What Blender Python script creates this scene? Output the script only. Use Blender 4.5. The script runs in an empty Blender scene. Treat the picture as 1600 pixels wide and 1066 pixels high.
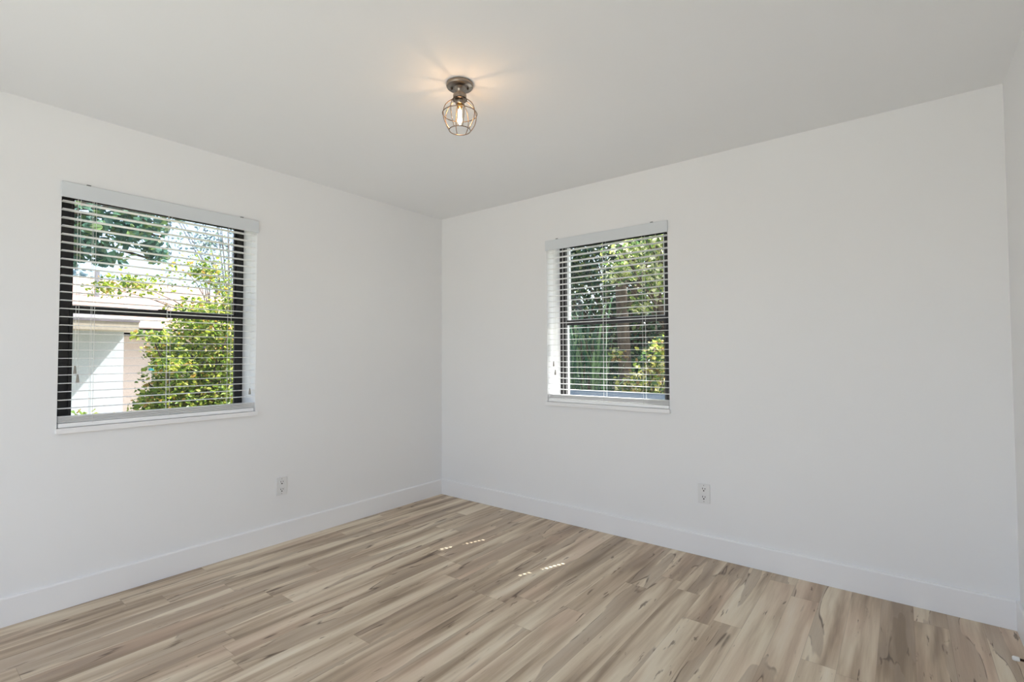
import bpy, bmesh, math, random
import numpy as np
from mathutils import Vector, Matrix
C = bpy.context.scene.collection
PI = math.pi
H = 2.44; W = 3.62; D = -3.80          # room: x 0..W, y D..0, z 0..H
WT = 0.22                              # wall thickness

# ------------------------------------------------------------------ camera
F = 778.73; YAW = 0.66232; PIT = 0.029434; ROLL = -0.00403
cam = bpy.data.cameras.new('camera'); camo = bpy.data.objects.new('camera', cam); C.objects.link(camo)
fwd = Vector((-math.sin(YAW)*math.cos(PIT), math.cos(YAW)*math.cos(PIT), math.sin(PIT)))
rt = Vector((math.cos(YAW), math.sin(YAW), 0)); up = rt.cross(fwd)
r2 = rt*math.cos(ROLL)+up*math.sin(ROLL); u2 = -rt*math.sin(ROLL)+up*math.cos(ROLL)
m = Matrix((r2, u2, -fwd)).transposed().to_4x4(); m.translation = Vector((3.230, -3.1221, 1.2164))
camo.matrix_world = m
cam.sensor_fit = 'HORIZONTAL'; cam.sensor_width = 36.0; cam.lens = 36.0*F/1600; cam.clip_start = 0.05; cam.clip_end = 400
bpy.context.scene.camera = camo

# ------------------------------------------------------------------ world, sun, exposure
SUND = Vector((0.376, 1.0, 1.5)).normalized()
world = bpy.data.worlds.new('world'); bpy.context.scene.world = world; world.use_nodes = True
wn = world.node_tree; wn.nodes.clear()
sky = wn.nodes.new('ShaderNodeTexSky'); sky.sky_type = 'NISHITA'; sky.sun_disc = False
sky.sun_elevation = math.asin(SUND.z); sky.sun_rotation = math.atan2(SUND.x, SUND.y); sky.dust_density = 3.0; sky.air_density = 0.8
hs = wn.nodes.new('ShaderNodeHueSaturation'); hs.inputs['Saturation'].default_value = 0.75
bg = wn.nodes.new('ShaderNodeBackground'); bg.inputs[1].default_value = 0.48
wo = wn.nodes.new('ShaderNodeOutputWorld')
wn.links.new(sky.outputs[0], hs.inputs['Color']); wn.links.new(hs.outputs[0], bg.inputs[0]); wn.links.new(bg.outputs[0], wo.inputs[0])
sun = bpy.data.lights.new('sun', 'SUN'); sun.energy = 19.0; sun.angle = math.radians(0.53); sun.color = (1.0, 0.97, 0.93)
suno = bpy.data.objects.new('sun', sun); C.objects.link(suno)
suno.rotation_euler = SUND.to_track_quat('Z', 'Y').to_euler()
# added area fill lamp outside the rear opening, brightens the room from behind the viewer
al = bpy.data.lights.new('rear_fill', 'AREA'); al.shape = 'RECTANGLE'; al.size = 2.7; al.size_y = 2.1
al.energy = 20; al.color = (0.90, 0.945, 1.0)
alo = bpy.data.objects.new('rear_fill', al); C.objects.link(alo)
alo.location = (2.0, D-WT-0.25, 1.0); alo.rotation_euler = Vector((0.25, -1, -0.05)).to_track_quat('Z', 'Y').to_euler()
bpy.context.scene.cycles.diffuse_bounces = 9; bpy.context.scene.cycles.max_bounces = 16; bpy.context.scene.cycles.transparent_max_bounces = 16
vs = bpy.context.scene.view_settings
bpy.context.scene.display_settings.display_device = 'sRGB'
vs.view_transform = 'Standard'; vs.look = 'None'; vs.gamma = 1; vs.use_curve_mapping = False; vs.exposure = 0.0

# ------------------------------------------------------------------ material helpers
def srgb(r, g, b):
    f = lambda c: (c/255/12.92) if c/255 <= 0.04045 else ((c/255+0.055)/1.055)**2.4
    return (f(r), f(g), f(b), 1)
def mat(name, col, rough=0.5, metal=0.0, spec=0.5):
    M = bpy.data.materials.new(name); M.use_nodes = True
    b = M.node_tree.nodes['Principled BSDF']
    b.inputs['Base Color'].default_value = col; b.inputs['Roughness'].default_value = rough
    b.inputs['Metallic'].default_value = metal; b.inputs['Specular IOR Level'].default_value = spec
    return M
class NT:
    def __init__(s, M): s.t = M.node_tree; s.b = s.t.nodes['Principled BSDF']
    def n(s, typ, **k):
        o = s.t.nodes.new(typ)
        for a, v in k.items(): setattr(o, a, v)
        return o
    def l(s, a, b): s.t.links.new(a, b)
    def setin(s, inp, v):
        if hasattr(v, 'links') or isinstance(v, bpy.types.NodeSocket): s.l(v, inp)
        else: inp.default_value = v
    def m(s, op, a, b=0.0, c=None, clamp=False):
        o = s.n('ShaderNodeMath', operation=op, use_clamp=clamp)
        s.setin(o.inputs[0], a); s.setin(o.inputs[1], b)
        if c is not None: s.setin(o.inputs[2], c)
        return o.outputs[0]
    def vec(s, x, y, z):
        o = s.n('ShaderNodeCombineXYZ'); s.setin(o.inputs[0], x); s.setin(o.inputs[1], y); s.setin(o.inputs[2], z); return o.outputs[0]
    def noise(s, v, scale, detail=2.0, rough=0.5, dist=0.0):
        o = s.n('ShaderNodeTexNoise'); s.l(v, o.inputs['Vector']); o.inputs['Scale'].default_value = scale
        o.inputs['Detail'].default_value = detail; o.inputs['Roughness'].default_value = rough; o.inputs['Distortion'].default_value = dist
        return o.outputs['Fac']
    def mix(s, f, a, b, typ='MIX'):
        o = s.n('ShaderNodeMix', data_type='RGBA', blend_type=typ)
        s.setin(o.inputs[0], f); s.setin(o.inputs[6], a); s.setin(o.inputs[7], b); return o.outputs[2]
    def ramp(s, f, stops, interp='LINEAR'):
        o = s.n('ShaderNodeValToRGB'); r = o.color_ramp; r.interpolation = interp
        while len(r.elements) < len(stops): r.elements.new(0.5)
        for e, (p, c) in zip(r.elements, stops): e.position = p; e.color = c
        s.l(f, o.inputs[0]); return o.outputs[0]
    def sm(s, v, a, b):
        o = s.n('ShaderNodeMapRange', interpolation_type='SMOOTHSTEP'); s.setin(o.inputs[0], v)
        o.inputs[1].default_value = a; o.inputs[2].default_value = b; return o.outputs[0]
    def bump(s, h, st=0.2, dist=0.002):
        o = s.n('ShaderNodeBump'); o.inputs['Strength'].default_value = st; o.inputs['Distance'].default_value = dist
        s.l(h, o.inputs['Height']); s.l(o.outputs[0], s.b.inputs['Normal'])
def wall_paint(name, col, rough=0.6):
    M = mat(name, col, rough, spec=0.25); t = NT(M)
    g = t.n('ShaderNodeNewGeometry')
    h = t.noise(g.outputs['Position'], 160, 3); t.bump(h, 0.10, 0.0015)
    lo = t.noise(g.outputs['Position'], 1.3, 2)
    c2 = (col[0]*0.97, col[1]*0.972, col[2]*0.975, 1)
    t.l(t.mix(lo, c2, col), t.b.inputs['Base Color']); return M
def floor_mat():
    M = mat('plank_floor', (0.5, 0.4, 0.3, 1), 0.42, spec=0.4); t = NT(M)
    g = t.n('ShaderNodeNewGeometry'); sp = t.n('ShaderNodeSeparateXYZ'); t.l(g.outputs['Position'], sp.inputs[0])
    x, y = sp.outputs[0], sp.outputs[1]
    PW, PL = 0.121, 1.22
    xr = t.m('DIVIDE', t.m('ADD', x, 0.016), PW); row = t.m('FLOOR', xr); fx = t.m('FRACT', xr)
    w1 = t.n('ShaderNodeTexWhiteNoise', noise_dimensions='1D'); t.l(t.m('MULTIPLY', row, 1.37), w1.inputs['W'])
    yr = t.m('ADD', t.m('DIVIDE', y, PL), w1.outputs['Value']); pl = t.m('FLOOR', yr); fy = t.m('FRACT', yr)
    pid = t.m('ADD', t.m('MULTIPLY', row, 7.13), t.m('MULTIPLY', pl, 3.77))
    w2 = t.n('ShaderNodeTexWhiteNoise', noise_dimensions='1D'); t.l(pid, w2.inputs['W']); tone = w2.outputs['Value']
    off = t.m('MULTIPLY', tone, 37.0)
    v1 = t.vec(t.m('ADD', x, off), t.m('MULTIPLY', y, 0.07), t.m('MULTIPLY', pid, 0.61))
    band = t.noise(v1, 15.0, 3.0, 0.5, 0.25)
    b2 = t.m('ADD', band, t.m('MULTIPLY', t.m('SUBTRACT', tone, 0.5), 0.10))
    col = t.ramp(b2, [(0.27, srgb(142, 124, 104)), (0.37, srgb(164, 145, 123)), (0.46, srgb(190, 171, 147)), (0.54, srgb(208, 192, 168)), (0.64, srgb(224, 211, 188)), (0.8, srgb(232, 222, 202))])
    # tint drift between greenish beige and pinkish tan
    v3 = t.vec(t.m('ADD', x, off), t.m('MULTIPLY', y, 0.3), off)
    tint = t.noise(v3, 4.0, 2.0)
    col = t.mix(t.m('MULTIPLY', t.sm(tint, 0.45, 0.75), 0.45), col, srgb(212, 184, 162))
    # figured streaks: a lighter and a darker side meeting in a thin dark line
    v4 = t.vec(t.m('ADD', x, off), t.m('MULTIPLY', y, 0.10), t.m('MULTIPLY', pid, 1.9))
    fg = t.noise(v4, 8.0, 2.5, 0.5, 0.55)
    dark = t.sm(fg, 0.545, 0.56)
    col = t.mix(t.m('MULTIPLY', dark, 0.55), col, srgb(166, 148, 129))
    ln = t.m('SUBTRACT', 1.0, t.sm(t.m('ABSOLUTE', t.m('SUBTRACT', fg, 0.548)), 0.0, 0.013))
    mk = t.sm(t.noise(t.vec(x, t.m('MULTIPLY', y, 0.6), off), 7.0, 2.0), 0.46, 0.58)
    col = t.mix(t.m('MULTIPLY', t.m('MULTIPLY', ln, mk), 0.9), col, srgb(98, 80, 66))
    # short dark flecks
    v5 = t.vec(t.m('ADD', x, off), t.m('MULTIPLY', y, 0.13), pid)
    fl = t.sm(t.noise(v5, 55.0, 3.0, 0.6, 0.3), 0.62, 0.68)
    mk2 = t.sm(t.noise(t.vec(t.m('ADD', x, 5.0), t.m('MULTIPLY', y, 0.5), off), 9.0, 1.0), 0.47, 0.6)
    col = t.mix(t.m('MULTIPLY', t.m('MULTIPLY', fl, mk2), 0.8), col, srgb(112, 94, 78))
    # fine grain
    gr = t.noise(t.vec(x, t.m('MULTIPLY', y, 0.03), off), 260.0, 3.0, 0.6)
    col = t.mix(0.22, col, t.ramp(gr, [(0.3, (0.35, 0.35, 0.35, 1)), (0.7, (0.65, 0.65, 0.65, 1))]), 'OVERLAY')
    # seams
    ex = t.m('MINIMUM', fx, t.m('SUBTRACT', 1.0, fx)); ey = t.m('MULTIPLY', t.m('MINIMUM', fy, t.m('SUBTRACT', 1.0, fy)), PL/PW)
    sl = t.m('SUBTRACT', 1.0, t.sm(ex, 0.0, 0.014)); se = t.m('SUBTRACT', 1.0, t.sm(ey, 0.0, 0.014))
    seam = t.m('MAXIMUM', t.m('MULTIPLY', sl, 0.40), t.m('MULTIPLY', se, 0.45))
    col = t.mix(seam, col, srgb(126, 108, 90))
    t.l(col, t.b.inputs['Base Color'])
    t.l(t.m('ADD', 0.36, t.m('MULTIPLY', gr, 0.18)), t.b.inputs['Roughness'])
    t.bump(t.m('SUBTRACT', gr, seam), 0.12, 0.0008)
    return M
def noisy(name, c1, c2, scale, rough=0.8, st=(1, 1, 1), bump=0.2, spec=0.3):
    M = mat(name, c1, rough, spec=spec); t = NT(M); g = t.n('ShaderNodeNewGeometry')
    mp = t.n('ShaderNodeMapping'); mp.inputs['Scale'].default_value = st; t.l(g.outputs['Position'], mp.inputs['Vector'])
    n = t.noise(mp.outputs[0], scale, 4); t.l(t.mix(t.sm(n, 0.3, 0.7), c1, c2), t.b.inputs['Base Color']); t.bump(n, bump, 0.01); return M
def leaf_mat(name, cols, trans=0.45, rough=0.45):
    M = bpy.data.materials.new(name); M.use_nodes = True; t = NT(M)
    g = t.n('ShaderNodeNewGeometry')
    col = t.ramp(g.outputs['Random Per Island'], [(i/len(cols), c) for i, c in enumerate(cols)], 'CONSTANT')
    t.l(col, t.b.inputs['Base Color']); t.b.inputs['Roughness'].default_value = rough; t.b.inputs['Specular IOR Level'].default_value = 0.35
    tr = t.n('ShaderNodeBsdfTranslucent'); hsv = t.n('ShaderNodeHueSaturation'); hsv.inputs['Value'].default_value = 1.25; hsv.inputs['Saturation'].default_value = 1.1
    t.l(col, hsv.inputs['Color']); t.l(hsv.outputs[0], tr.inputs[0])
    mx = t.n('ShaderNodeMixShader'); mx.inputs[0].default_value = trans
    out = t.t.nodes['Material Output']
    t.l(t.b.outputs[0], mx.inputs[1]); t.l(tr.outputs[0], mx.inputs[2]); t.l(mx.outputs[0], out.inputs[0]); return M
def thin_glass(name, gloss=0.06, tint=(0.96, 0.98, 0.97, 1)):
    M = bpy.data.materials.new(name); M.use_nodes = True; nt = M.node_tree; nt.nodes.clear()
    o = nt.nodes.new('ShaderNodeOutputMaterial'); mx = nt.nodes.new('ShaderNodeMixShader'); tr = nt.nodes.new('ShaderNodeBsdfTransparent')
    gl = nt.nodes.new('ShaderNodeBsdfGlossy'); gl.inputs['Roughness'].default_value = 0.02; tr.inputs[0].default_value = tint
    fr = nt.nodes.new('ShaderNodeLayerWeight'); fr.inputs[0].default_value = 0.5
    pw = nt.nodes.new('ShaderNodeMath'); pw.operation = 'POWER'; pw.inputs[1].default_value = 4.0
    ml = nt.nodes.new('ShaderNodeMath'); ml.operation = 'MULTIPLY_ADD'; ml.inputs[1].default_value = 0.5; ml.inputs[2].default_value = gloss
    nt.links.new(fr.outputs['Facing'], pw.inputs[0]); nt.links.new(pw.outputs[0], ml.inputs[0]); nt.links.new(ml.outputs[0], mx.inputs[0])
    nt.links.new(tr.outputs[0], mx.inputs[1]); nt.links.new(gl.outputs[0], mx.inputs[2]); nt.links.new(mx.outputs[0], o.inputs[0]); return M
def emis(name, col, st):
    M = bpy.data.materials.new(name); M.use_nodes = True; b = M.node_tree.nodes['Principled BSDF']
    b.inputs['Base Color'].default_value = col; b.inputs['Emission Color'].default_value = col; b.inputs['Emission Strength'].default_value = st; return M

M_WALL = wall_paint('white_wall_paint', (0.842, 0.844, 0.850, 1))
M_CEIL = wall_paint('flat_ceiling_paint', (0.87, 0.88, 0.89, 1), 0.8)
M_TRIM = mat('satin_trim_paint', (0.85, 0.85, 0.86, 1), 0.35)
M_FLOOR = floor_mat()
M_SLAT = mat('white_faux_wood', (0.90, 0.90, 0.90, 1), 0.35)
M_VAL = mat('white_valance_vinyl', (0.68, 0.715, 0.745, 1), 0.4)
M_CORD = mat('white_cord', (0.80, 0.80, 0.78, 1), 0.8)
M_TASSEL = mat('grey_tassel_plastic', srgb(150, 146, 138), 0.5)
M_CLIP = mat('smoky_clip_plastic', srgb(110, 112, 112), 0.4)
M_BLACK = mat('bronze_black_frame', srgb(26, 24, 25), 0.4)
M_BEAD = mat('pale_glazing_vinyl', srgb(222, 226, 228), 0.4)
M_GLASS = thin_glass('window_glass', 0.03)
M_BULB = thin_glass('bulb_glass', 0.03, (1, 0.97, 0.92, 1))
M_NICK = mat('brushed_nickel', srgb(150, 140, 130), 0.28, 1.0)
M_WIRE = mat('nickel_wire', srgb(150, 132, 116), 0.28, 1.0)
M_DARKM = mat('dark_bronze_metal', srgb(62, 50, 42), 0.35, 0.9)
M_BRASS = mat('brass_screw_base', srgb(196, 150, 84), 0.25, 1.0)
M_FIL = emis('glowing_filament', (1.0, 0.62, 0.28, 1), 160.0)
M_PLATE = mat('white_plastic', (0.76, 0.76, 0.76, 1), 0.3)
M_SLOT = mat('dark_slot', srgb(40, 40, 40), 0.7)
M_RUB = mat('white_rubber', (0.78, 0.78, 0.76, 1), 0.6)

# ------------------------------------------------------------------ geometry helpers
def box(bm, a, b):
    x0, y0, z0 = a; x1, y1, z1 = b
    v = [bm.verts.new(p) for p in ((x0,y0,z0),(x1,y0,z0),(x1,y1,z0),(x0,y1,z0),(x0,y0,z1),(x1,y0,z1),(x1,y1,z1),(x0,y1,z1))]
    for f in ((0,3,2,1),(4,5,6,7),(0,1,5,4),(1,2,6,5),(2,3,7,6),(3,0,4,7)): bm.faces.new([v[i] for i in f])
def tube(bm, pts, r, seg=8, closed=False):
    pts = [Vector(p) for p in pts]; n = len(pts); rings = []
    rr = r if isinstance(r, (list, tuple)) else [r]*n
    prev = None
    for i, p in enumerate(pts):
        if closed: d = pts[(i+1) % n]-pts[i-1]
        else: d = pts[min(i+1, n-1)]-pts[max(i-1, 0)]
        d.normalize()
        a = prev if prev is not None else (Vector((0, 0, 1)) if abs(d.z) < 0.9 else Vector((1, 0, 0)))
        s = (a-d*a.dot(d))
        if s.length < 1e-6: s = d.orthogonal()
        s.normalize(); t = d.cross(s); prev = s
        rings.append([bm.verts.new(p+(s*math.cos(2*PI*k/seg)+t*math.sin(2*PI*k/seg))*rr[i]) for k in range(seg)])
    m_ = n if closed else n-1
    for i in range(m_):
        A, B = rings[i], rings[(i+1) % n]
        for k in range(seg): bm.faces.new((A[k], A[(k+1) % seg], B[(k+1) % seg], B[k]))
    if not closed:
        bm.faces.new(rings[0][::-1]); bm.faces.new(rings[-1])
def lathe(bm, prof, seg=32, c=(0, 0, 0)):
    rings = []
    for r, z in prof:
        if r < 1e-6: rings.append([bm.verts.new((c[0], c[1], c[2]+z))])
        else: rings.append([bm.verts.new((c[0]+r*math.cos(2*PI*k/seg), c[1]+r*math.sin(2*PI*k/seg), c[2]+z)) for k in range(seg)])
    for A, B in zip(rings[:-1], rings[1:]):
        for k in range(seg):
            k2 = (k+1) % seg
            if len(A) == 1 and len(B) > 1: bm.faces.new((A[0], B[k], B[k2]))
            elif len(B) == 1 and len(A) > 1: bm.faces.new((A[k], B[0], A[k2]))
            elif len(A) > 1: bm.faces.new((A[k], B[k], B[k2], A[k2]))
def obj(name, bm, m_, parent=None, smooth=False, bev=0.0):
    bmesh.ops.recalc_face_normals(bm, faces=bm.faces)
    me = bpy.data.meshes.new(name); bm.to_mesh(me); bm.free()
    if m_: me.materials.append(m_)
    o = bpy.data.objects.new(name, me); C.objects.link(o)
    if smooth:
        for p in me.polygons: p.use_smooth = True
    if parent: o.parent = parent
    if bev:
        b = o.modifiers.new('bevel', 'BEVEL'); b.width = bev; b.segments = 2; b.limit_method = 'ANGLE'
    return o
def boxes(name, lst, m_, parent=None, bev=0.0):
    bm = bmesh.new()
    for a, b in lst: box(bm, a, b)
    return obj(name, bm, m_, parent, bev=bev)
def thing(name, label, cat, loc=(0, 0, 0), rz=0, group=None):
    o = bpy.data.objects.new(name, None); C.objects.link(o); o.empty_display_size = 0.05
    o.location = loc; o.rotation_euler = (0, 0, rz); o['label'] = label; o['category'] = cat
    if group: o['group'] = group
    return o
def tag(o, label, cat, group=None, kind=None):
    o['label'] = label; o['category'] = cat
    if group: o['group'] = group
    if kind: o['kind'] = kind
    return o
def struct(o, label=None):
    o['kind'] = 'structure'
    if label: o['label'] = label; 
    return o

# ------------------------------------------------------------------ room shell
OZ0, OZ1 = 0.872, 2.078
LY0, LY1 = -2.568, -1.626      # left window opening (in the wall x = 0)
RX0, RX1 = 1.130, 2.064        # far window opening (in the wall y = 0)
GB = -0.30
def setting(name, lst, m_, label, bev=0.0):
    o = boxes(name, lst, m_, bev=bev); o['category'] = name.split('_')[0]; return struct(o, label)
setting('floor', [((0, D, -0.1), (W, 0, 0))], M_FLOOR, 'beige and grey-brown wood plank floor')
setting('ceiling', [((-WT, D-WT, H), (W+WT, WT, H+0.12))], M_CEIL, 'flat white ceiling')
setting('wall_left', [((-WT, D-WT, GB), (0, LY0, H)), ((-WT, LY1, GB), (0, WT, H)), ((-WT, LY0, GB), (0, LY1, OZ0-0.004)), ((-WT, LY0, OZ1), (0, LY1, H))], M_WALL, 'white left wall, holding the window with the neighbour house view')
setting('wall_back', [((0, 0, GB), (RX0, WT, H)), ((RX1, 0, GB), (W+WT, WT, H)), ((RX0, 0, GB), (RX1, WT, OZ0-0.004)), ((RX0, 0, OZ1), (RX1, WT, H))], M_WALL, 'white wall holding the darker view window, right of the room corner')
setting('wall_right', [((W, D-WT, GB), (W+WT, 0, H))], M_WALL, 'narrow strip of white wall at the right edge')
OX0, OX1, OT = 0.6, 3.3, 2.15  # unseen opening, added so fill light and sky can enter
setting('wall_front', [((0, D-WT, GB), (OX0, D, H)), ((OX1, D-WT, GB), (W, D, H)), ((OX0, D-WT, OT), (OX1, D, H)), ((OX0, D-WT, GB), (OX1, D, 0))], M_WALL, 'white wall behind the viewer, with a wide opening added to let light in')
# baseboards with a rounded top edge
def baseboard(name, p0, p1, nrm, label):
    bm = bmesh.new(); p0 = Vector(p0); p1 = Vector(p1); n = Vector(nrm); T = 0.014; HB = 0.130
    prof = [(0, 0.0005), (T, 0.0005), (T, HB-0.007), (T-0.002, HB-0.002), (T-0.007, HB), (0, HB)]
    A = [bm.verts.new(p0+n*d+Vector((0, 0, z))) for d, z in prof]; B = [bm.verts.new(p1+n*d+Vector((0, 0, z))) for d, z in prof]
    k = len(prof)
    for i in range(k): bm.faces.new((A[i], A[(i+1) % k], B[(i+1) % k], B[i]))
    bm.faces.new(A[::-1]); bm.faces.new(B)
    o = obj(name, bm, M_TRIM); o['category'] = 'baseboard'; struct(o, label)
baseboard('baseboard_left', (0, D, 0), (0, 0, 0), (1, 0, 0), 'white baseboard under the left window wall')
baseboard('baseboard_back', (0.014, 0, 0), (W-0.014, 0, 0), (0, -1, 0), 'white baseboard along the wall right of the corner')
baseboard('baseboard_right', (W, D, 0), (W, 0, 0), (-1, 0, 0), 'white baseboard at the right edge')
# roof overhangs
M_EAVE = mat('painted_soffit', (0.7, 0.7, 0.68, 1), 0.7)
o = setting('trim_1', [((-0.9, WT, 2.50), (W+1.2, WT+0.55, 2.62)), ((-0.9, D-0.5, 2.50), (-WT, WT, 2.62))], M_EAVE, 'roof overhang outside above both windows')

# ------------------------------------------------------------------ windows (built in a local frame: u along the wall, v outward, z up)
def loc2w(side):
    if side == 'L': return lambda u, v, z: (-v, u, z)       # u = y
    return lambda u, v, z: (u, v, z)
def ubox(bm, T, a, b):
    p = T(*a); q = T(*b); box(bm, tuple(min(i, j) for i, j in zip(p, q)), tuple(max(i, j) for i, j in zip(p, q)))
def uboxes(name, T, lst, m_, parent, bev=0.0):
    bm = bmesh.new()
    for a, b in lst: ubox(bm, T, a, b)
    return obj(name, bm, m_, parent, bev=bev)
def window(n, side, u0, u1, g0, g1, beadside, label):
    T = loc2w(side)
    w = bpy.data.objects.new('window_%d' % n, None); C.objects.link(w); w.location = T((u0+u1)/2, 0.2, OZ0)
    w['category'] = 'window'; struct(w, label)
    inv = Vector(w.location)
    def ch(name, lst, m_, par=w, bev=0.0):
        o = uboxes(name, T, lst, m_, None, bev)
        o.data.transform(Matrix.Translation(-inv)); o.parent = par; return o
    zb, zt, zm0, zm1 = 0.898, 2.050, 1.449, 1.487
    v0, v1 = 0.185, 0.219
    ch('window_frame', [((u0, v0, OZ0), (g0-0.012, v1, OZ1)), ((g1+0.012, v0, OZ0), (u1, v1, OZ1)),
                        ((g0-0.012, v0, zt+0.005), (g1+0.012, v1, OZ1)), ((g0-0.012, v0, OZ0), (g1+0.012, v1, zb-0.010))], M_BLACK, bev=0.0015)
    s1 = ch('lower_sash', [((g0-0.014, 0.178, zb-0.012), (g0, 0.196, zm1)), ((g1, 0.178, zb-0.012), (g1+0.014, 0.196, zm1)),
                      ((g0, 0.178, zb-0.012), (g1, 0.196, zb)), ((g0, 0.178, zm0), (g1, 0.196, zm1))], M_BLACK, bev=0.001)
    s2 = ch('upper_sash', [((g0-0.012, 0.197, zm0), (g0, 0.215, zt+0.006)), ((g1, 0.197, zm0), (g1+0.012, 0.215, zt+0.006)),
                      ((g0, 0.197, zt), (g1, 0.215, zt+0.006)), ((g0, 0.197, zm0), (g1, 0.215, zm0+0.03))], M_BLACK, bev=0.001)
    ch('glass_pane', [((g0, 0.186, zb), (g1, 0.188, zm0))], M_GLASS)
    ch('glass_pane', [((g0, 0.205, zm0+0.03), (g1, 0.207, zt))], M_GLASS)
    bl = [((g0, 0.199, zm1-0.002), (g1, 0.204, zm1+0.006))]
    if beadside: bl += [((g0-0.002, 0.176, zb), (g0+0.016, 0.1779, zm0)), ((g0-0.002, 0.1775, zm1+0.001), (g0+0.016, 0.204, zt)), ((g1-0.006, 0.198, zm1), (g1, 0.204, zt))]
    ch('glazing_bead', bl, M_BEAD)
    ch('sash_lock', [(((g0+g1)/2-0.02, 0.176, zm1), ((g0+g1)/2+0.02, 0.196, zm1+0.008))], M_BLACK)
    sill = ch('window_sill', [((u0-0.006, -0.022, OZ0-0.026), (u1+0.006, 0.0, OZ0-0.001)), ((u0+0.001, 0.0, OZ0-0.0039), (u1-0.001, 0.184, OZ0-0.001))], M_TRIM, bev=0.003)
    sill['label'] = 'white painted window sill'
    return w
window(1, 'L', LY0, LY1, -2.482, -1.680, False, 'black framed sash window in the left wall, leaf and roof view')
window(2, 'R', RX0, RX1, 1.203, 1.966, True, 'black framed sash window in the wall right of the corner')

# ------------------------------------------------------------------ blinds
def blind(side, u0, u1, ladders, pulls, tilts, mirror, label):
    T = loc2w(side)
    base = Vector(T((u0+u1)/2, 0.03, OZ0))
    t = thing('window_blind', label, 'window blind', tuple(base))
    def fin(name, bm, m_, par=t, bev=0.0, smooth=False):
        bmesh.ops.translate(bm, verts=bm.verts, vec=-base)
        return obj(name, bm, m_, par, smooth, bev)
    a, b = u0+0.006, u1-0.006
    bm = bmesh.new()                      # valance with returns
    ubox(bm, T, (u0-0.004, -0.016, 2.006), (u1+0.004, -0.006, 2.082)); ubox(bm, T, (u0-0.004, -0.006, 2.006), (u0+0.004, -0.001, 2.082)); ubox(bm, T, (u1-0.004, -0.006, 2.006), (u1+0.004, -0.001, 2.082))
    val = fin('valance', bm, M_VAL, bev=0.0025)
    for uc in (u0+0.10, u1-0.10):
        bm = bmesh.new(); ubox(bm, T, (uc-0.008, -0.018, 2.0825), (uc+0.008, -0.004, 2.086)); fin('valance_clip', bm, M_CLIP, t)
    bm = bmesh.new(); ubox(bm, T, (a, 0.002, 2.024), (b, 0.054, 2.074)); fin('headrail', bm, M_SLAT, bev=0.002)
    zs = [0.9655+0.0411*i for i in range(26)]
    va, vb, vc, hw = 0.0060, 0.0490, 0.0275, 0.0055
    def slat_bm(z, holes=True, th=0.0025):
        bm = bmesh.new(); cuts = [a]
        if holes:
            for L in (ladders[0], ladders[-1]):
                ubox(bm, T, (cuts[-1], va, z-th/2), (L-0.011, vb, z+th/2))
                ubox(bm, T, (L-0.011, va, z-th/2), (L+0.011, vc-hw, z+th/2)); ubox(bm, T, (L-0.011, vc+hw, z-th/2), (L+0.011, vb, z+th/2))
                cuts.append(L+0.011)
        ubox(bm, T, (cuts[-1], va, z-th/2), (b, vb, z+th/2)); bmesh.ops.remove_doubles(bm, verts=bm.verts, dist=1e-5)
        # drop internal faces left by the joined boxes
        seen = {}
        for f in list(bm.faces): seen.setdefault(tuple(round(c, 5) for c in f.calc_center_median()), []).append(f)
        bmesh.ops.delete(bm, geom=[f for k in seen.values() if len(k) > 1 for f in k], context='FACES_ONLY')
        return bm
    for z in zs: fin('slat', slat_bm(z), M_SLAT)
    for i in range(6): fin('slat', slat_bm(0.8990+0.0052*i, False), M_SLAT)     # surplus slats resting on the rail
    bm = bmesh.new(); ubox(bm, T, (a, va, 0.8725), (b, vb, 0.8935)); fin('bottom_rail', bm, M_SLAT, bev=0.003)
    for L in ladders:
        bm = bmesh.new()
        for v in (0.0035, 0.0515):
            tube(bm, [T(L, v, 0.885), T(L, v, 2.03)], 0.0009, 5)
        for z in zs: tube(bm, [T(L+0.012, 0.0035, z-0.0025), T(L+0.012, 0.0515, z-0.0025)], 0.0005, 4)
        fin('ladder_cord', bm, M_CORD)
        bm = bmesh.new(); tube(bm, [T(L-0.0105, 0.0275, 0.885), T(L-0.0105, 0.0275, 2.03)], 0.0007, 5); fin('lift_cord', bm, M_CORD)
    for (uc, zt_) in pulls+tilts:
        nm = 'pull_cord' if (uc, zt_) in pulls else 'tilt_cord'
        bm = bmesh.new(); tube(bm, [T(uc, -0.0035, 2.03), T(uc, -0.0035, zt_+0.018)], 0.0009, 5); c = fin(nm, bm, M_CORD)
        p = T(uc, -0.0105, zt_)
        bm = bmesh.new(); lathe(bm, [(0, 0.020), (0.003, 0.019), (0.0045, 0.010), (0.0068, -0.014), (0.0068, -0.019), (0, -0.020)], 12, T(uc, -0.0075, zt_)); fin('tassel', bm, M_TASSEL, c, smooth=True)
    return t
blind('L', LY0, LY1, [-2.432, -2.097, -1.775], [(-2.506, 1.155), (-2.495, 1.112)], [(-1.665, 1.0)], False,
      'white slat blind in the left window, before the sunny green shrub')
blind('R', RX0, RX1, [1.268, 1.598, 1.888], [(1.193, 1.155), (1.207, 1.092)], [(1.985, 1.40)], True,
      'white slat blind in the window right of the room corner, before the dark hedge')

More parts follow.
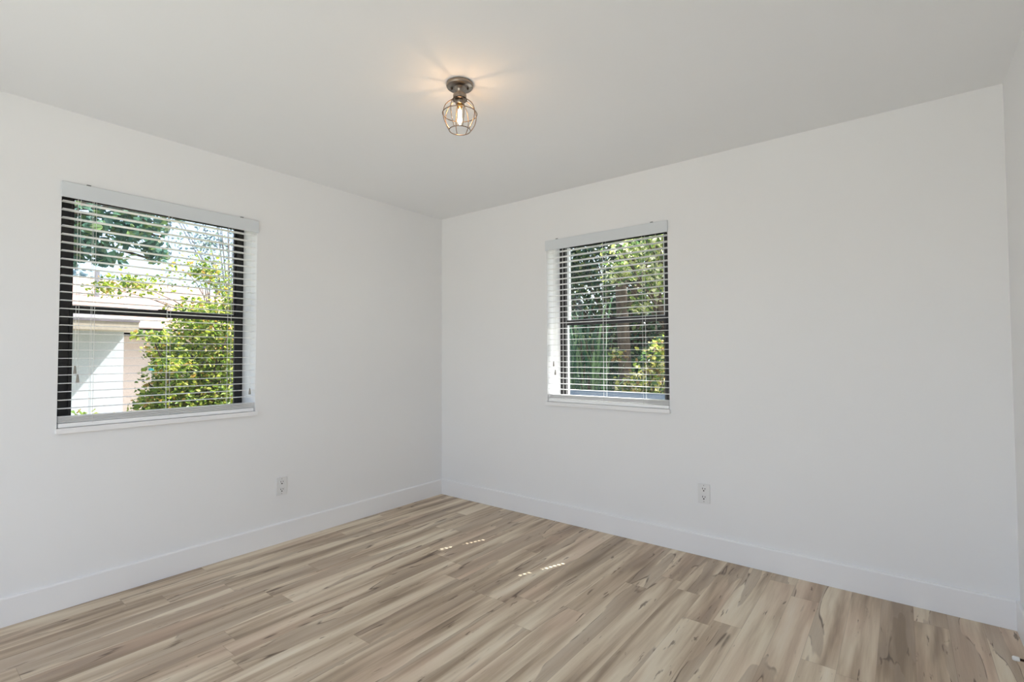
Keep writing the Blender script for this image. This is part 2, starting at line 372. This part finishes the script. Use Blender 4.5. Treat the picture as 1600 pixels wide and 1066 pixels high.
# ------------------------------------------------------------------ ceiling light
LX, LY = 1.692, -1.524
lamp = thing('ceiling_light', 'brushed nickel cage ceiling light with a glowing bare filament bulb', 'ceiling light', (LX, LY, H))
def lp(name, prof, m_, par=lamp, seg=40):
    bm = bmesh.new(); lathe(bm, prof, seg); return obj(name, bm, m_, par, True)
can = lp('canopy', [(0.050, 0.0), (0.059, -0.001), (0.060, -0.004), (0.060, -0.014), (0.0575, -0.018), (0.030, -0.0195), (0, -0.0195)], M_NICK)
for sgn in (-1, 1):
    a_ = math.radians(38); bm = bmesh.new(); cx, cy = sgn*0.036*math.cos(a_), sgn*0.036*math.sin(a_)
    lathe(bm, [(0, -0.028), (0.003, -0.0275), (0.0045, -0.025), (0.0045, -0.0205), (0.0055, -0.0195)], 14, (cx, cy, 0)); obj('canopy_screw', bm, M_DARKM, can, True)
lp('stem', [(0.026, -0.0195), (0.020, -0.025), (0.014, -0.031), (0.0125, -0.040), (0.013, -0.048)], M_NICK)
lp('collar', [(0, -0.046), (0.020, -0.046), (0.0285, -0.049), (0.030, -0.052), (0.030, -0.073), (0.028, -0.075), (0.024, -0.075), (0.023, -0.060), (0, -0.058)], M_NICK)
lp('socket', [(0, -0.058), (0.0195, -0.060), (0.0195, -0.092), (0.0175, -0.094), (0.0135, -0.094), (0.013, -0.070), (0, -0.068)], M_NICK)
# wire cage
RT, ZT, R1, Z1, R2, Z2 = 0.029, -0.072, 0.077, -0.138, 0.0475, -0.213
cage_top = [(0.0285, -0.066), (0.031, -0.075)]
bm = bmesh.new(); tube(bm, [(0.0305*math.cos(2*PI*k/32), 0.0305*math.sin(2*PI*k/32), -0.073) for k in range(32)], 0.0025, 8, True); obj('cage_ring', bm, M_DARKM, lamp, True)
bm = bmesh.new(); tube(bm, [(R1*math.cos(2*PI*k/48), R1*math.sin(2*PI*k/48), Z1) for k in range(48)], 0.0021, 8, True); obj('cage_ring', bm, M_WIRE, lamp, True)
bm = bmesh.new(); tube(bm, [(R2*math.cos(2*PI*k/40), R2*math.sin(2*PI*k/40), Z2) for k in range(40)], 0.0021, 8, True); obj('cage_ring', bm, M_WIRE, lamp, True)
def cage_r(s):       # radius/height along a rib
    P = [(0.030, -0.073), (0.062, -0.100), (0.0755, -0.136), (0.072, -0.170), (0.060, -0.195), (R2, Z2)]
    x = s*(len(P)-1); i = min(int(x), len(P)-2); f = x-i
    g = lambda k: P[max(0, min(len(P)-1, k))]
    def cr(a, b, c, d): return 0.5*((2*b)+(-a+c)*f+(2*a-5*b+4*c-d)*f*f+(-a+3*b-3*c+d)*f**3)
    return tuple(cr(g(i-1)[k], g(i)[k], g(i+1)[k], g(i+2)[k]) for k in (0, 1))
for j in range(8):
    a_ = 2*PI*(j+0.28)/8; bm = bmesh.new(); pts = []
    for i in range(21):
        r, z = cage_r(i/20); pts.append((r*math.cos(a_), r*math.sin(a_), z))
    tube(bm, pts, 0.0019, 8); obj('cage_wire', bm, M_WIRE, lamp, True)
bulb = lp('light_bulb', [(0.0125, -0.098), (0.014, -0.103), (0.0195, -0.118), (0.0205, -0.150), (0.0195, -0.175), (0.014, -0.187), (0.006, -0.192), (0, -0.193)], M_BULB, lamp, 28)
lp('screw_base', [(0.0, -0.085), (0.0130, -0.086), (0.0135, -0.100), (0.0128, -0.105), (0.010, -0.108), (0.004, -0.114), (0, -0.114)], M_BRASS, bulb, 24)
bm = bmesh.new()
for k in range(6):
    a0 = 2*PI*k/6; tube(bm, [(0.006*math.cos(a0), 0.006*math.sin(a0), -0.120), (0.0095*math.cos(a0+0.4), 0.0095*math.sin(a0+0.4), -0.172)], 0.0009, 5)
obj('filament', bm, M_FIL, bulb)
pl = bpy.data.lights.new('bulb_glow', 'POINT'); pl.energy = 0.42; pl.color = (1.0, 0.64, 0.44); pl.shadow_soft_size = 0.008
plo = bpy.data.objects.new('bulb_glow', pl); C.objects.link(plo); plo.location = (LX, LY, H-0.146)

# ------------------------------------------------------------------ outlets (front faces -y before rotation)
def outlet(loc, rz, label):
    t = thing('wall_outlet', label, 'power outlet', loc, rz, None)
    o = boxes('cover_plate', [((-0.0355, -0.0062, -0.058), (0.0355, -0.0002, 0.058))], M_PLATE, t, 0.0015)
    for s in (-1, 1):
        bm = bmesh.new(); box(bm, (-0.0165, -0.0075, s*0.0245-0.0140), (0.0165, -0.0045, s*0.0245+0.0140)); r = obj('receptacle', bm, M_PLATE, t, bev=0.002)
        bm = bmesh.new(); zc = s*0.0245
        box(bm, (-0.0090, -0.0078, zc+0.000), (-0.0055, -0.0070, zc+0.0100)); box(bm, (0.0055, -0.0078, zc+0.001), (0.0090, -0.0070, zc+0.0090))
        obj('blade_slots', bm, M_SLOT, r)
        bm = bmesh.new(); tube(bm, [(0, -0.0070, zc-0.0075), (0, -0.0079, zc-0.0075)], 0.0042, 12); obj('ground_hole', bm, M_SLOT, r)
        bm = bmesh.new(); tube(bm, [(0, -0.0050, s*0.0480), (0, -0.0068, s*0.0480)], 0.0026, 12); obj('plate_screw', bm, M_TASSEL, t)
    return t
outlet((0, -1.452, 0.366), PI/2, 'white duplex power outlet on the wall below the left window')
outlet((2.270, 0, 0.376), 0, 'white duplex power outlet on the wall right of the far window')

# ------------------------------------------------------------------ door stop on the right baseboard
ds = thing('door_stop', 'small metal door stop with a white rubber tip above the floor, bottom right corner', 'door stop', (W-0.014, -0.46, 0.072))
def xlathe(name, prof, m_, par):
    bm = bmesh.new(); lathe(bm, prof, 20); bmesh.ops.rotate(bm, verts=bm.verts, cent=(0, 0, 0), matrix=Matrix.Rotation(-PI/2, 3, 'Y')); return obj(name, bm, m_, par, True)
xlathe('base_flange', [(0, 0.0), (0.0125, 0.0), (0.0125, 0.003), (0.006, 0.006), (0, 0.006)], M_NICK, ds)
xlathe('shaft', [(0, 0.005), (0.0045, 0.006), (0.0045, 0.052), (0, 0.052)], M_DARKM, ds)
xlathe('rubber_tip', [(0, 0.050), (0.0075, 0.050), (0.0085, 0.054), (0.0085, 0.066), (0.006, 0.070), (0, 0.071)], M_RUB, ds)

# ================================================================== outdoors
random.seed(4); rng = np.random.default_rng(7)
M_GROUND = noisy('neutral_bounce_ground', srgb(150, 150, 132), srgb(176, 172, 158), 6, 0.9)  # grey-beige instead of green, so the ground bounces neutral light
g_ = boxes('ground', [((-45, -20, GB-0.2), (30, 40, GB))], M_GROUND); struct(g_, 'grey-beige ground outside the windows, toned for neutral bounce light'); g_['category'] = 'ground'
def leaves_mesh(pts, size, length=1.6, up=0.3, jitter=0.35, dirs=None, fold=0.25):
    """one folded leaf (two quads) per point"""
    n = len(pts); P = np.asarray(pts, float)
    d = rng.normal(size=(n, 3)) if dirs is None else dirs+rng.normal(size=(n, 3))*0.35
    if dirs is None: d[:, 2] = d[:, 2]*0.6-up
    d /= np.linalg.norm(d, axis=1, keepdims=True)
    a = rng.normal(size=(n, 3)); s = np.cross(d, a); s /= np.linalg.norm(s, axis=1, keepdims=True); nn = np.cross(d, s)
    sc = (size*(1-jitter+2*jitter*rng.random(n)))[:, None]
    L = sc*length; Wd = sc*0.5; Z = nn*sc*fold
    v = np.stack([P, P+d*L*0.35+s*Wd+Z, P+d*L*0.75+s*Wd*0.7+Z*0.8, P+d*L, P+d*L*0.75-s*Wd*0.7+Z*0.8, P+d*L*0.35-s*Wd+Z], 1).reshape(-1, 3)
    i = np.arange(n)*6
    f = np.concatenate([np.stack([i, i+1, i+2, i+3], 1), np.stack([i, i+3, i+4, i+5], 1)])
    return v, f
def nmesh(name, v, f, m_, parent):
    me = bpy.data.meshes.new(name); me.from_pydata(v.tolist(), [], f.tolist()); me.materials.append(m_); me.update()
    o = bpy.data.objects.new(name, me); C.objects.link(o)
    if parent: o.parent = parent
    return o
def blob_pts(n, blobs, shell=0.55):
    w = np.array([b[3]*b[4]*b[5] for b in blobs])**0.67; k = rng.choice(len(blobs), n, p=w/w.sum()); B = np.array(blobs, float)[k]
    d = rng.normal(size=(n, 3)); d /= np.linalg.norm(d, axis=1, keepdims=True)
    r = (shell+(1-shell)*rng.random(n))[:, None]
    return B[:, :3]+d*r*B[:, 3:6]
def stems(bm, base, tips, r=0.02, sag=0.0):
    for tp in tips:
        b = Vector(base); e = Vector(tp); mid = (b+e)/2+Vector((random.uniform(-.1, .1), random.uniform(-.1, .1), 0.15*(e-b).length))
        q = [b.lerp(mid, s)*(1-s)+mid.lerp(e, s)*s for s in (0, .25, .5, .75, 1)]
        tube(bm, q, [r, r*.8, r*.6, r*.45, r*.25], 6)
def plant(name, label, cat, base, blobs, n, size, lm, bark, trunk_r=0.03, trunk=None, group=None, ntw=40, length=1.6, shell=0.5, stem='stem'):
    t = thing(name, label, cat, base, 0, group); bs = np.array(base)
    p = blob_pts(n, blobs, shell)-bs; v, f = leaves_mesh(p, size, length)
    nmesh('foliage', v, f, lm, t)
    bm = bmesh.new(); top = Vector((0, 0, 0))
    if trunk:
        top = Vector(trunk)-Vector(base); tube(bm, [(0, 0, 0), (top*0.5)+Vector((0.05, 0.03, 0)), top], [trunk_r, trunk_r*.8, trunk_r*.6], 8)
    tips = blob_pts(ntw, blobs, 0.3)-bs
    stems(bm, top, [tuple(q) for q in tips], trunk_r*0.45)
    obj(stem, bm, bark, t, True); return t
M_BARK = noisy('bark', srgb(64, 54, 46), srgb(92, 80, 68), 25, 0.9, (1, 1, 0.3))
M_TWIG = noisy('grey_twig', srgb(92, 86, 86), srgb(122, 116, 116), 30, 0.9)
M_LSUN = leaf_mat('sunny_shrub_leaves', [srgb(128, 148, 60), srgb(158, 170, 76), srgb(94, 120, 50), srgb(186, 190, 110), srgb(62, 88, 42), srgb(140, 158, 70), srgb(176, 180, 88), srgb(108, 134, 64), srgb(176, 146, 84), srgb(80, 108, 52), srgb(150, 164, 84), srgb(120, 142, 66)])
M_LBIG = leaf_mat('big_blue_green_leaves', [srgb(84, 118, 106), srgb(98, 132, 112), srgb(72, 104, 96), srgb(120, 144, 98), srgb(88, 120, 112)], 0.4)  # blue-grey haze is lightened into these leaf colours
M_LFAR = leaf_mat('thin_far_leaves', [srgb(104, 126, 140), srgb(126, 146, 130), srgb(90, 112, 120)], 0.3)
M_LHEDGE = leaf_mat('hedge_leaves', [srgb(48, 80, 58), srgb(64, 98, 70), srgb(38, 62, 52), srgb(84, 114, 74), srgb(50, 86, 72), srgb(140, 150, 96)], 0.25, 0.3)
M_LYEL = leaf_mat('yellow_green_leaves', [srgb(172, 174, 92), srgb(124, 144, 76), srgb(196, 190, 116), srgb(64, 90, 54), srgb(84, 112, 66), srgb(206, 202, 158), srgb(54, 80, 52), srgb(140, 118, 82)], 0.5)
M_LTOP = leaf_mat('pale_sunlit_leaves', [srgb(182, 188, 132), srgb(140, 158, 96), srgb(214, 214, 176), srgb(100, 126, 78), srgb(222, 222, 196), srgb(76, 102, 66), srgb(164, 172, 106)], 0.6)  # pale sun highlights are put into the leaf colours
M_LBLADE = leaf_mat('blade_leaves', [srgb(58, 92, 66), srgb(78, 112, 78), srgb(46, 76, 60), srgb(104, 130, 92), srgb(52, 84, 66)], 0.3)

# -------- neighbour's house seen through the left window
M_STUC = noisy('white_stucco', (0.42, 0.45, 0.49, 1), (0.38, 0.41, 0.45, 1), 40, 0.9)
M_PINK = noisy('pale_pink_stucco', srgb(196, 180, 174), srgb(186, 170, 164), 40, 0.9)
M_FASC = noisy('cream_fascia_paint', srgb(160, 150, 138), srgb(150, 140, 130), 20, 0.7)
def tile_mat(name, c1, c2):
    M = mat(name, c1, 0.85); t = NT(M); g = t.n('ShaderNodeNewGeometry'); sp = t.n('ShaderNodeSeparateXYZ'); t.l(g.outputs['Position'], sp.inputs[0])
    rw = t.m('FRACT', t.m('MULTIPLY', sp.outputs[2], 9.0)); cl = t.m('FRACT', t.m('MULTIPLY', sp.outputs[1], 4.0))
    n = t.noise(g.outputs['Position'], 5, 3); c = t.mix(t.sm(n, 0.3, 0.7), c1, c2)
    sh = t.m('MAXIMUM', t.m('SUBTRACT', 1.0, t.sm(rw, 0.0, 0.14)), t.m('MULTIPLY', t.m('SUBTRACT', 1.0, t.sm(cl, 0.0, 0.08)), 0.4))
    c = t.mix(t.m('MULTIPLY', sh, 0.35), c, srgb(120, 96, 92)); t.l(c, t.b.inputs['Base Color']); t.bump(rw, 0.4, 0.02); return M
M_TILE = tile_mat('faded_pink_shingle', srgb(160, 124, 114), srgb(178, 142, 130))
M_GREY = tile_mat('grey_violet_shingle', srgb(104, 98, 108), srgb(124, 116, 124))
HX = -6.0; HC = -0.80
house = thing('neighbour_house', 'white house with low pink shingled roof beyond the left window', 'house', (HX-3, HC-4, GB))
def hs_box(name, lst, m_, par=house):
    o = boxes(name, lst, m_, None); o.data.transform(Matrix.Translation(Vector((-(HX-3), -(HC-4), -GB)))); o.parent = par; return o
hs_box('wall', [((HX-6, HC-9, GB), (HX, HC, 1.62))], M_STUC)
hs_box('wall', [((HX-8, HC, GB), (HX-2.2, HC+4.2, 1.62))], M_PINK)['label'] = 'pale pink rear wall behind the shrub'
hs_box('fascia', [((HX-0.02, HC-9.3, 1.60), (HX+0.50, HC+0.05, 1.66)), ((HX+0.47, HC-9.3, 1.60), (HX+0.51, HC+0.05, 1.74))], M_FASC)
hs_box('fascia', [((HX-2.22, HC+0.05, 1.60), (HX-1.70, HC+4.5, 1.66)), ((HX-1.73, HC+0.05, 1.60), (HX-1.70, HC+4.5, 1.74))], M_FASC)
def slab(name, pts, th, m_):
    bm = bmesh.new(); A = [bm.verts.new(p) for p in pts]; B = [bm.verts.new((p[0], p[1], p[2]-th)) for p in pts]; k = len(pts)
    bm.faces.new(A); bm.faces.new(B[::-1])
    for i in range(k): bm.faces.new((A[i], B[i], B[(i+1) % k], A[(i+1) % k]))
    o = obj(name, bm, m_); o.data.transform(Matrix.Translation(Vector((-(HX-3), -(HC-4), -GB)))); o.parent = house; return o
slab('roof', [(HX+0.52, HC-9.3, 1.75), (HX+0.52, HC+0.06, 1.75), (HX-0.9, HC-0.5, 1.98), (HX-1.1, HC-9.3, 2.02)], 0.03, M_GREY)['label'] = 'grey shingled lower edge of the roof'
slab('roof', [(HX-1.1, HC-9.3, 2.05), (HX-1.0, HC+0.3, 2.05), (HX-5.5, HC+0.3, 3.15), (HX-5.5, HC-9.3, 3.15)], 0.05, M_TILE)
slab('roof', [(HX-1.70, HC+0.05, 1.76), (HX-1.70, HC+4.6, 1.76), (HX-5.5, HC+3.0, 3.05), (HX-5.5, HC+0.05, 3.05)], 0.05, M_TILE)
hs_box('roof_pipe', [((HX-2.03, HC+0.10-0.03, 2.1), (HX-1.97, HC+0.13, 2.75))], mat('grey_pipe', srgb(120, 122, 130), 0.5))
M_DG = mat('dark_blue_glass', srgb(46, 60, 84), 0.15); M_TEAL = mat('teal_trim', srgb(30, 150, 160), 0.5)
wf = hs_box('window', [((HX-2.2, HC+1.05, 1.08), (HX-2.17, HC+1.95, 1.46))], M_DG)
hs_box('window_trim', [((HX-2.2, HC+0.95, 0.96), (HX-2.12, HC+2.2, 1.0))], M_TEAL, wf)

# -------- plants outside the left window
plant('shrub', 'sunlit yellow-green shrub filling the right half of the left window', 'shrub', (-2.7, -1.0, GB),
      [(-2.6, -1.02, 1.55, .42, .30, .32), (-2.6, -0.72, 1.30, .5, .42, .45), (-2.7, -0.95, 0.95, .6, .42, .45), (-2.7, -1.10, 0.55, .7, .52, .45), (-2.5, -0.60, 0.6, .6, .42, .6), (-2.6, -0.60, 1.75, .35, .28, .28), (-2.7, -1.0, 0.1, .6, .7, .4), (-2.4, -1.48, 1.42, .2, .22, .07), (-2.3, -1.35, 1.15, .2, .22, .10), (-2.6, -1.30, 1.28, .35, .20, .16), (-2.6, -1.32, 0.90, .35, .24, .30), (-2.5, -1.45, 0.72, .3, .18, .2)],
      17000, 0.027, M_LSUN, M_BARK, 0.05, (-2.7, -1.0, 0.1), ntw=50, length=1.7, shell=0.2)
plant('shrub', 'low leafy plant at the bottom left of the left window', 'shrub', (-2.3, -1.9, GB),
      [(-2.3, -1.95, 0.52, .35, .30, .25), (-2.3, -1.55, 0.40, .3, .35, .28), (-2.3, -1.9, 0.1, .4, .5, .3)], 1500, 0.04, M_LSUN, M_BARK, 0.02, (-2.3, -1.85, 0.0), ntw=30)
plant('sapling', 'thin yellow-green sapling before the pink roof in the left window', 'tree', (-4.1, -0.90, GB),
      [(-4.10, -1.16, 2.11, 0.33, 0.46, 0.18), (-4.10, -0.39, 2.36, 0.39, 0.55, 0.28), (-4.10, -1.46, 2.03, 0.22, 0.22, 0.13), (-4.10, 0.05, 2.03, 0.44, 0.44, 0.39), (-4.10, -0.44, 1.81, 0.39, 0.55, 0.22)], 2200, 0.030, M_LSUN, M_TWIG, 0.022, (-4.10, -0.33, 1.64), ntw=22, shell=0.1, stem='trunk')
plant('tree', 'broad leaved blue-green tree branch hanging in the upper left of the left window', 'tree', (-3.6, -3.4, GB),
      [(-3.3, -1.80, 2.55, .4, .28, .34), (-3.3, -1.42, 2.62, .35, .30, .26), (-3.3, -1.95, 2.25, .3, .16, .16), (-3.3, -1.22, 2.42, .25, .16, .20), (-3.3, -1.65, 2.28, .25, .20, .10), (-3.3, -1.2, 2.95, .6, .5, .2), (-3.3, -2.6, 2.9, .7, .6, .5)],
      2300, 0.058, M_LBIG, M_BARK, 0.09, (-3.5, -3.0, 2.3), ntw=30, length=1.5, shell=0.2, stem='trunk')
plant('tree', 'sparse twiggy far tree against the sky in the left window', 'tree', (-16, 4.8, GB),
      [(-16, 4.2, 5.3, 1.5, 2.2, 1.3), (-16, 5.4, 4.1, 1.5, 1.3, 1.1), (-16, 4.6, 6.9, 1.8, 2.3, 1.1), (-16, 2.6, 6.4, 1.2, 1.2, .8)], 2000, 0.070, M_LFAR, M_TWIG, 0.05, (-16, 4.8, 2.6), ntw=26, shell=0.05, stem='trunk')
plant('tree', 'pale hazy tree behind the roof ridge in the left window', 'tree', (-24, 2.4, GB),
      [(-24, 1.7, 4.1, 1.5, 1.7, 1.1), (-24, 3.7, 3.9, 1.5, 1.6, .9), (-24, 1.0, 5.0, 1.2, 1.0, .9)], 1500, 0.12, M_LFAR, M_TWIG, 0.10, (-24, 2.4, 2.6), ntw=60, shell=0.1, stem='trunk')

# -------- garden beyond the other window
M_FENCE = noisy('weathered_grey_fence', srgb(104, 104, 112), srgb(136, 134, 140), 8, 0.9, (6, 6, 0.6))
fy = 4.85
fn = thing('garden_fence', 'weathered grey board fence behind the hedge in the far window', 'fence', (0, fy, GB))
bm = bmesh.new(); x = -5.0
while x < 4.5:
    box(bm, (x, 0, 0), (x+0.14, 0.02, 2.15)); x += 0.147
obj('board_panel', bm, M_FENCE, fn)
for xx in (-5.0, -2.6, -0.2, 2.2, 4.4): boxes('post', [((xx-0.05, 0.03, 0), (xx+0.05, 0.13, 2.2))], M_FENCE, fn)
boxes('rail', [((-5, 0.021, 0.3), (4.5, 0.06, 0.39))], M_FENCE, fn); boxes('rail', [((-5, 0.021, 1.8), (4.5, 0.06, 1.89))], M_FENCE, fn)
plant('hedge', 'tall dark green hedge filling the upper part of the far window', 'hedge', (-0.2, 4.12, GB),
      [(-1.0, 4.12, 2.6, .8, .4, .7), (0.0, 4.12, 2.75, .8, .4, .7), (0.9, 4.12, 2.6, .7, .4, .7), (-0.6, 4.2, 3.2, 1.0, .4, .4), (0.6, 4.2, 3.2, 1.0, .4, .4), (-1.1, 4.12, 1.7, .6, .3, .5), (0.9, 4.2, 1.6, .5, .3, .7), (-1.6, 4.12, 2.2, .6, .4, .9), (-0.2, 4.2, 2.0, 1.3, .3, .5), (-0.2, 4.2, 1.5, 1.3, .3, .5)],
      17000, 0.050, M_LHEDGE, M_BARK, 0.06, (-0.2, 4.12, 1.0), ntw=50, shell=0.1)
plant('shrub', 'dark green lower shrub behind the blade leaves in the far window', 'shrub', (0.1, 3.5, GB),
      [(-0.3, 3.5, 1.0, .5, .3, .5), (0.4, 3.5, 0.9, .5, .3, .45), (-0.7, 3.5, 0.5, .5, .4, .5), (0.9, 3.5, 0.7, .4, .3, .5), (0.1, 3.5, 0.35, .9, .4, .4)], 4600, 0.045, M_LHEDGE, M_BARK, 0.05, (0.1, 3.5, 0.0), ntw=50, shell=0.3)
plant('tree', 'yellow-green leafy tree in the top right of the far window', 'tree', (1.35, 2.4, GB),
      [(0.80, 2.3, 2.45, .42, .28, .26), (1.15, 2.2, 2.10, .28, .28, .30), (0.60, 2.35, 2.20, .25, .2, .16), (1.2, 2.2, 2.5, .4, .28, .28), (0.95, 2.2, 1.78, .18, .15, .12)], 1900, 0.036, M_LTOP, M_BARK, 0.04, (1.32, 2.35, 1.3), ntw=30, shell=0.2, stem='trunk')
plant('shrub', 'yellow-green flecked shrub in the lower right of the far window', 'shrub', (1.35, 1.7, GB),
      [(1.30, 1.65, 1.05, .22, .25, .30), (1.40, 1.7, 1.30, .15, .2, .14), (1.05, 1.7, 0.85, .28, .25, .22), (1.3, 1.7, 0.6, .4, .3, .35), (0.85, 1.75, 1.22, .10, .1, .10)], 1900, 0.030, M_LYEL, M_BARK, 0.03, (1.3, 1.7, 0.1), ntw=40, shell=0.2)
def blades(label, base, n, hgt, spread, seed):
    random.seed(seed); t = thing('blade_plant', label, 'plant', base)
    V = []; Fc = []
    for i in range(n):
        a_ = random.uniform(0, 2*PI); l = hgt*random.uniform(.6, 1.1); sp = spread*random.uniform(.3, 1.0)
        bx, by = random.uniform(-.25, .25), random.uniform(-.15, .15); w = random.uniform(.006, .014); z0 = random.uniform(0, hgt*0.55)
        d = Vector((math.cos(a_), math.sin(a_), 0)); s = Vector((-d.y, d.x, 0)); k0 = len(V); N = 8
        for k in range(N+1):
            q = k/N; p = Vector((bx, by, z0))+d*sp*q**1.3+Vector((0, 0, l*(q*0.75-0.42*q*q)))
            ww = w*(1-q**3)+0.0005; V += [tuple(p-s*ww), tuple(p+Vector((0, 0, -ww*0.4))), tuple(p+s*ww)]
        for k in range(N):
            o_ = k0+3*k; Fc += [(o_, o_+1, o_+4, o_+3), (o_+1, o_+2, o_+5, o_+4)]
    nmesh('blades', np.array(V), np.array(Fc), M_LBLADE, t)
    bm = bmesh.new()
    for i in range(5): tube(bm, [(random.uniform(-.2, .2), random.uniform(-.1, .1), 0), (random.uniform(-.25, .25), random.uniform(-.1, .1), hgt*.7)], [.018, .010], 6)
    obj('stalk', bm, M_BARK, t, True); return t
blades('tall plant with long arching blade leaves at the left of the far window', (0.48, 1.75, GB), 150, 2.4, 0.55, 3)
blades('second arching blade plant, partly behind the taller one in the far window', (-0.50, 2.75, GB), 150, 2.2, 0.55, 5)
tr = thing('bare_trunk', 'smooth grey tree trunk in the middle of the far window', 'tree', (0.36, 2.95, GB))
bm = bmesh.new(); tube(bm, [(0, 0, 0), (0.02, 0, 1.2), (-0.03, 0, 2.4), (0.0, 0, 3.3)], [.10, .085, .075, .06], 12); obj('trunk', bm, M_BARK, tr, True)
bm = bmesh.new(); tube(bm, [(-0.02, 0, 2.0), (0.3, 0.1, 2.7), (0.5, 0.1, 3.4)], [.04, .03, .02], 8); obj('branch', bm, M_BARK, tr, True)
kerb = boxes('garden_kerb', [((-1.5, 1.0, GB), (2.6, 1.10, 0.885))], mat('grey_blue_block', srgb(66, 80, 98), 0.9)); tag(kerb, 'low grey-blue masonry planter edge along the bottom of the far window', 'garden wall')
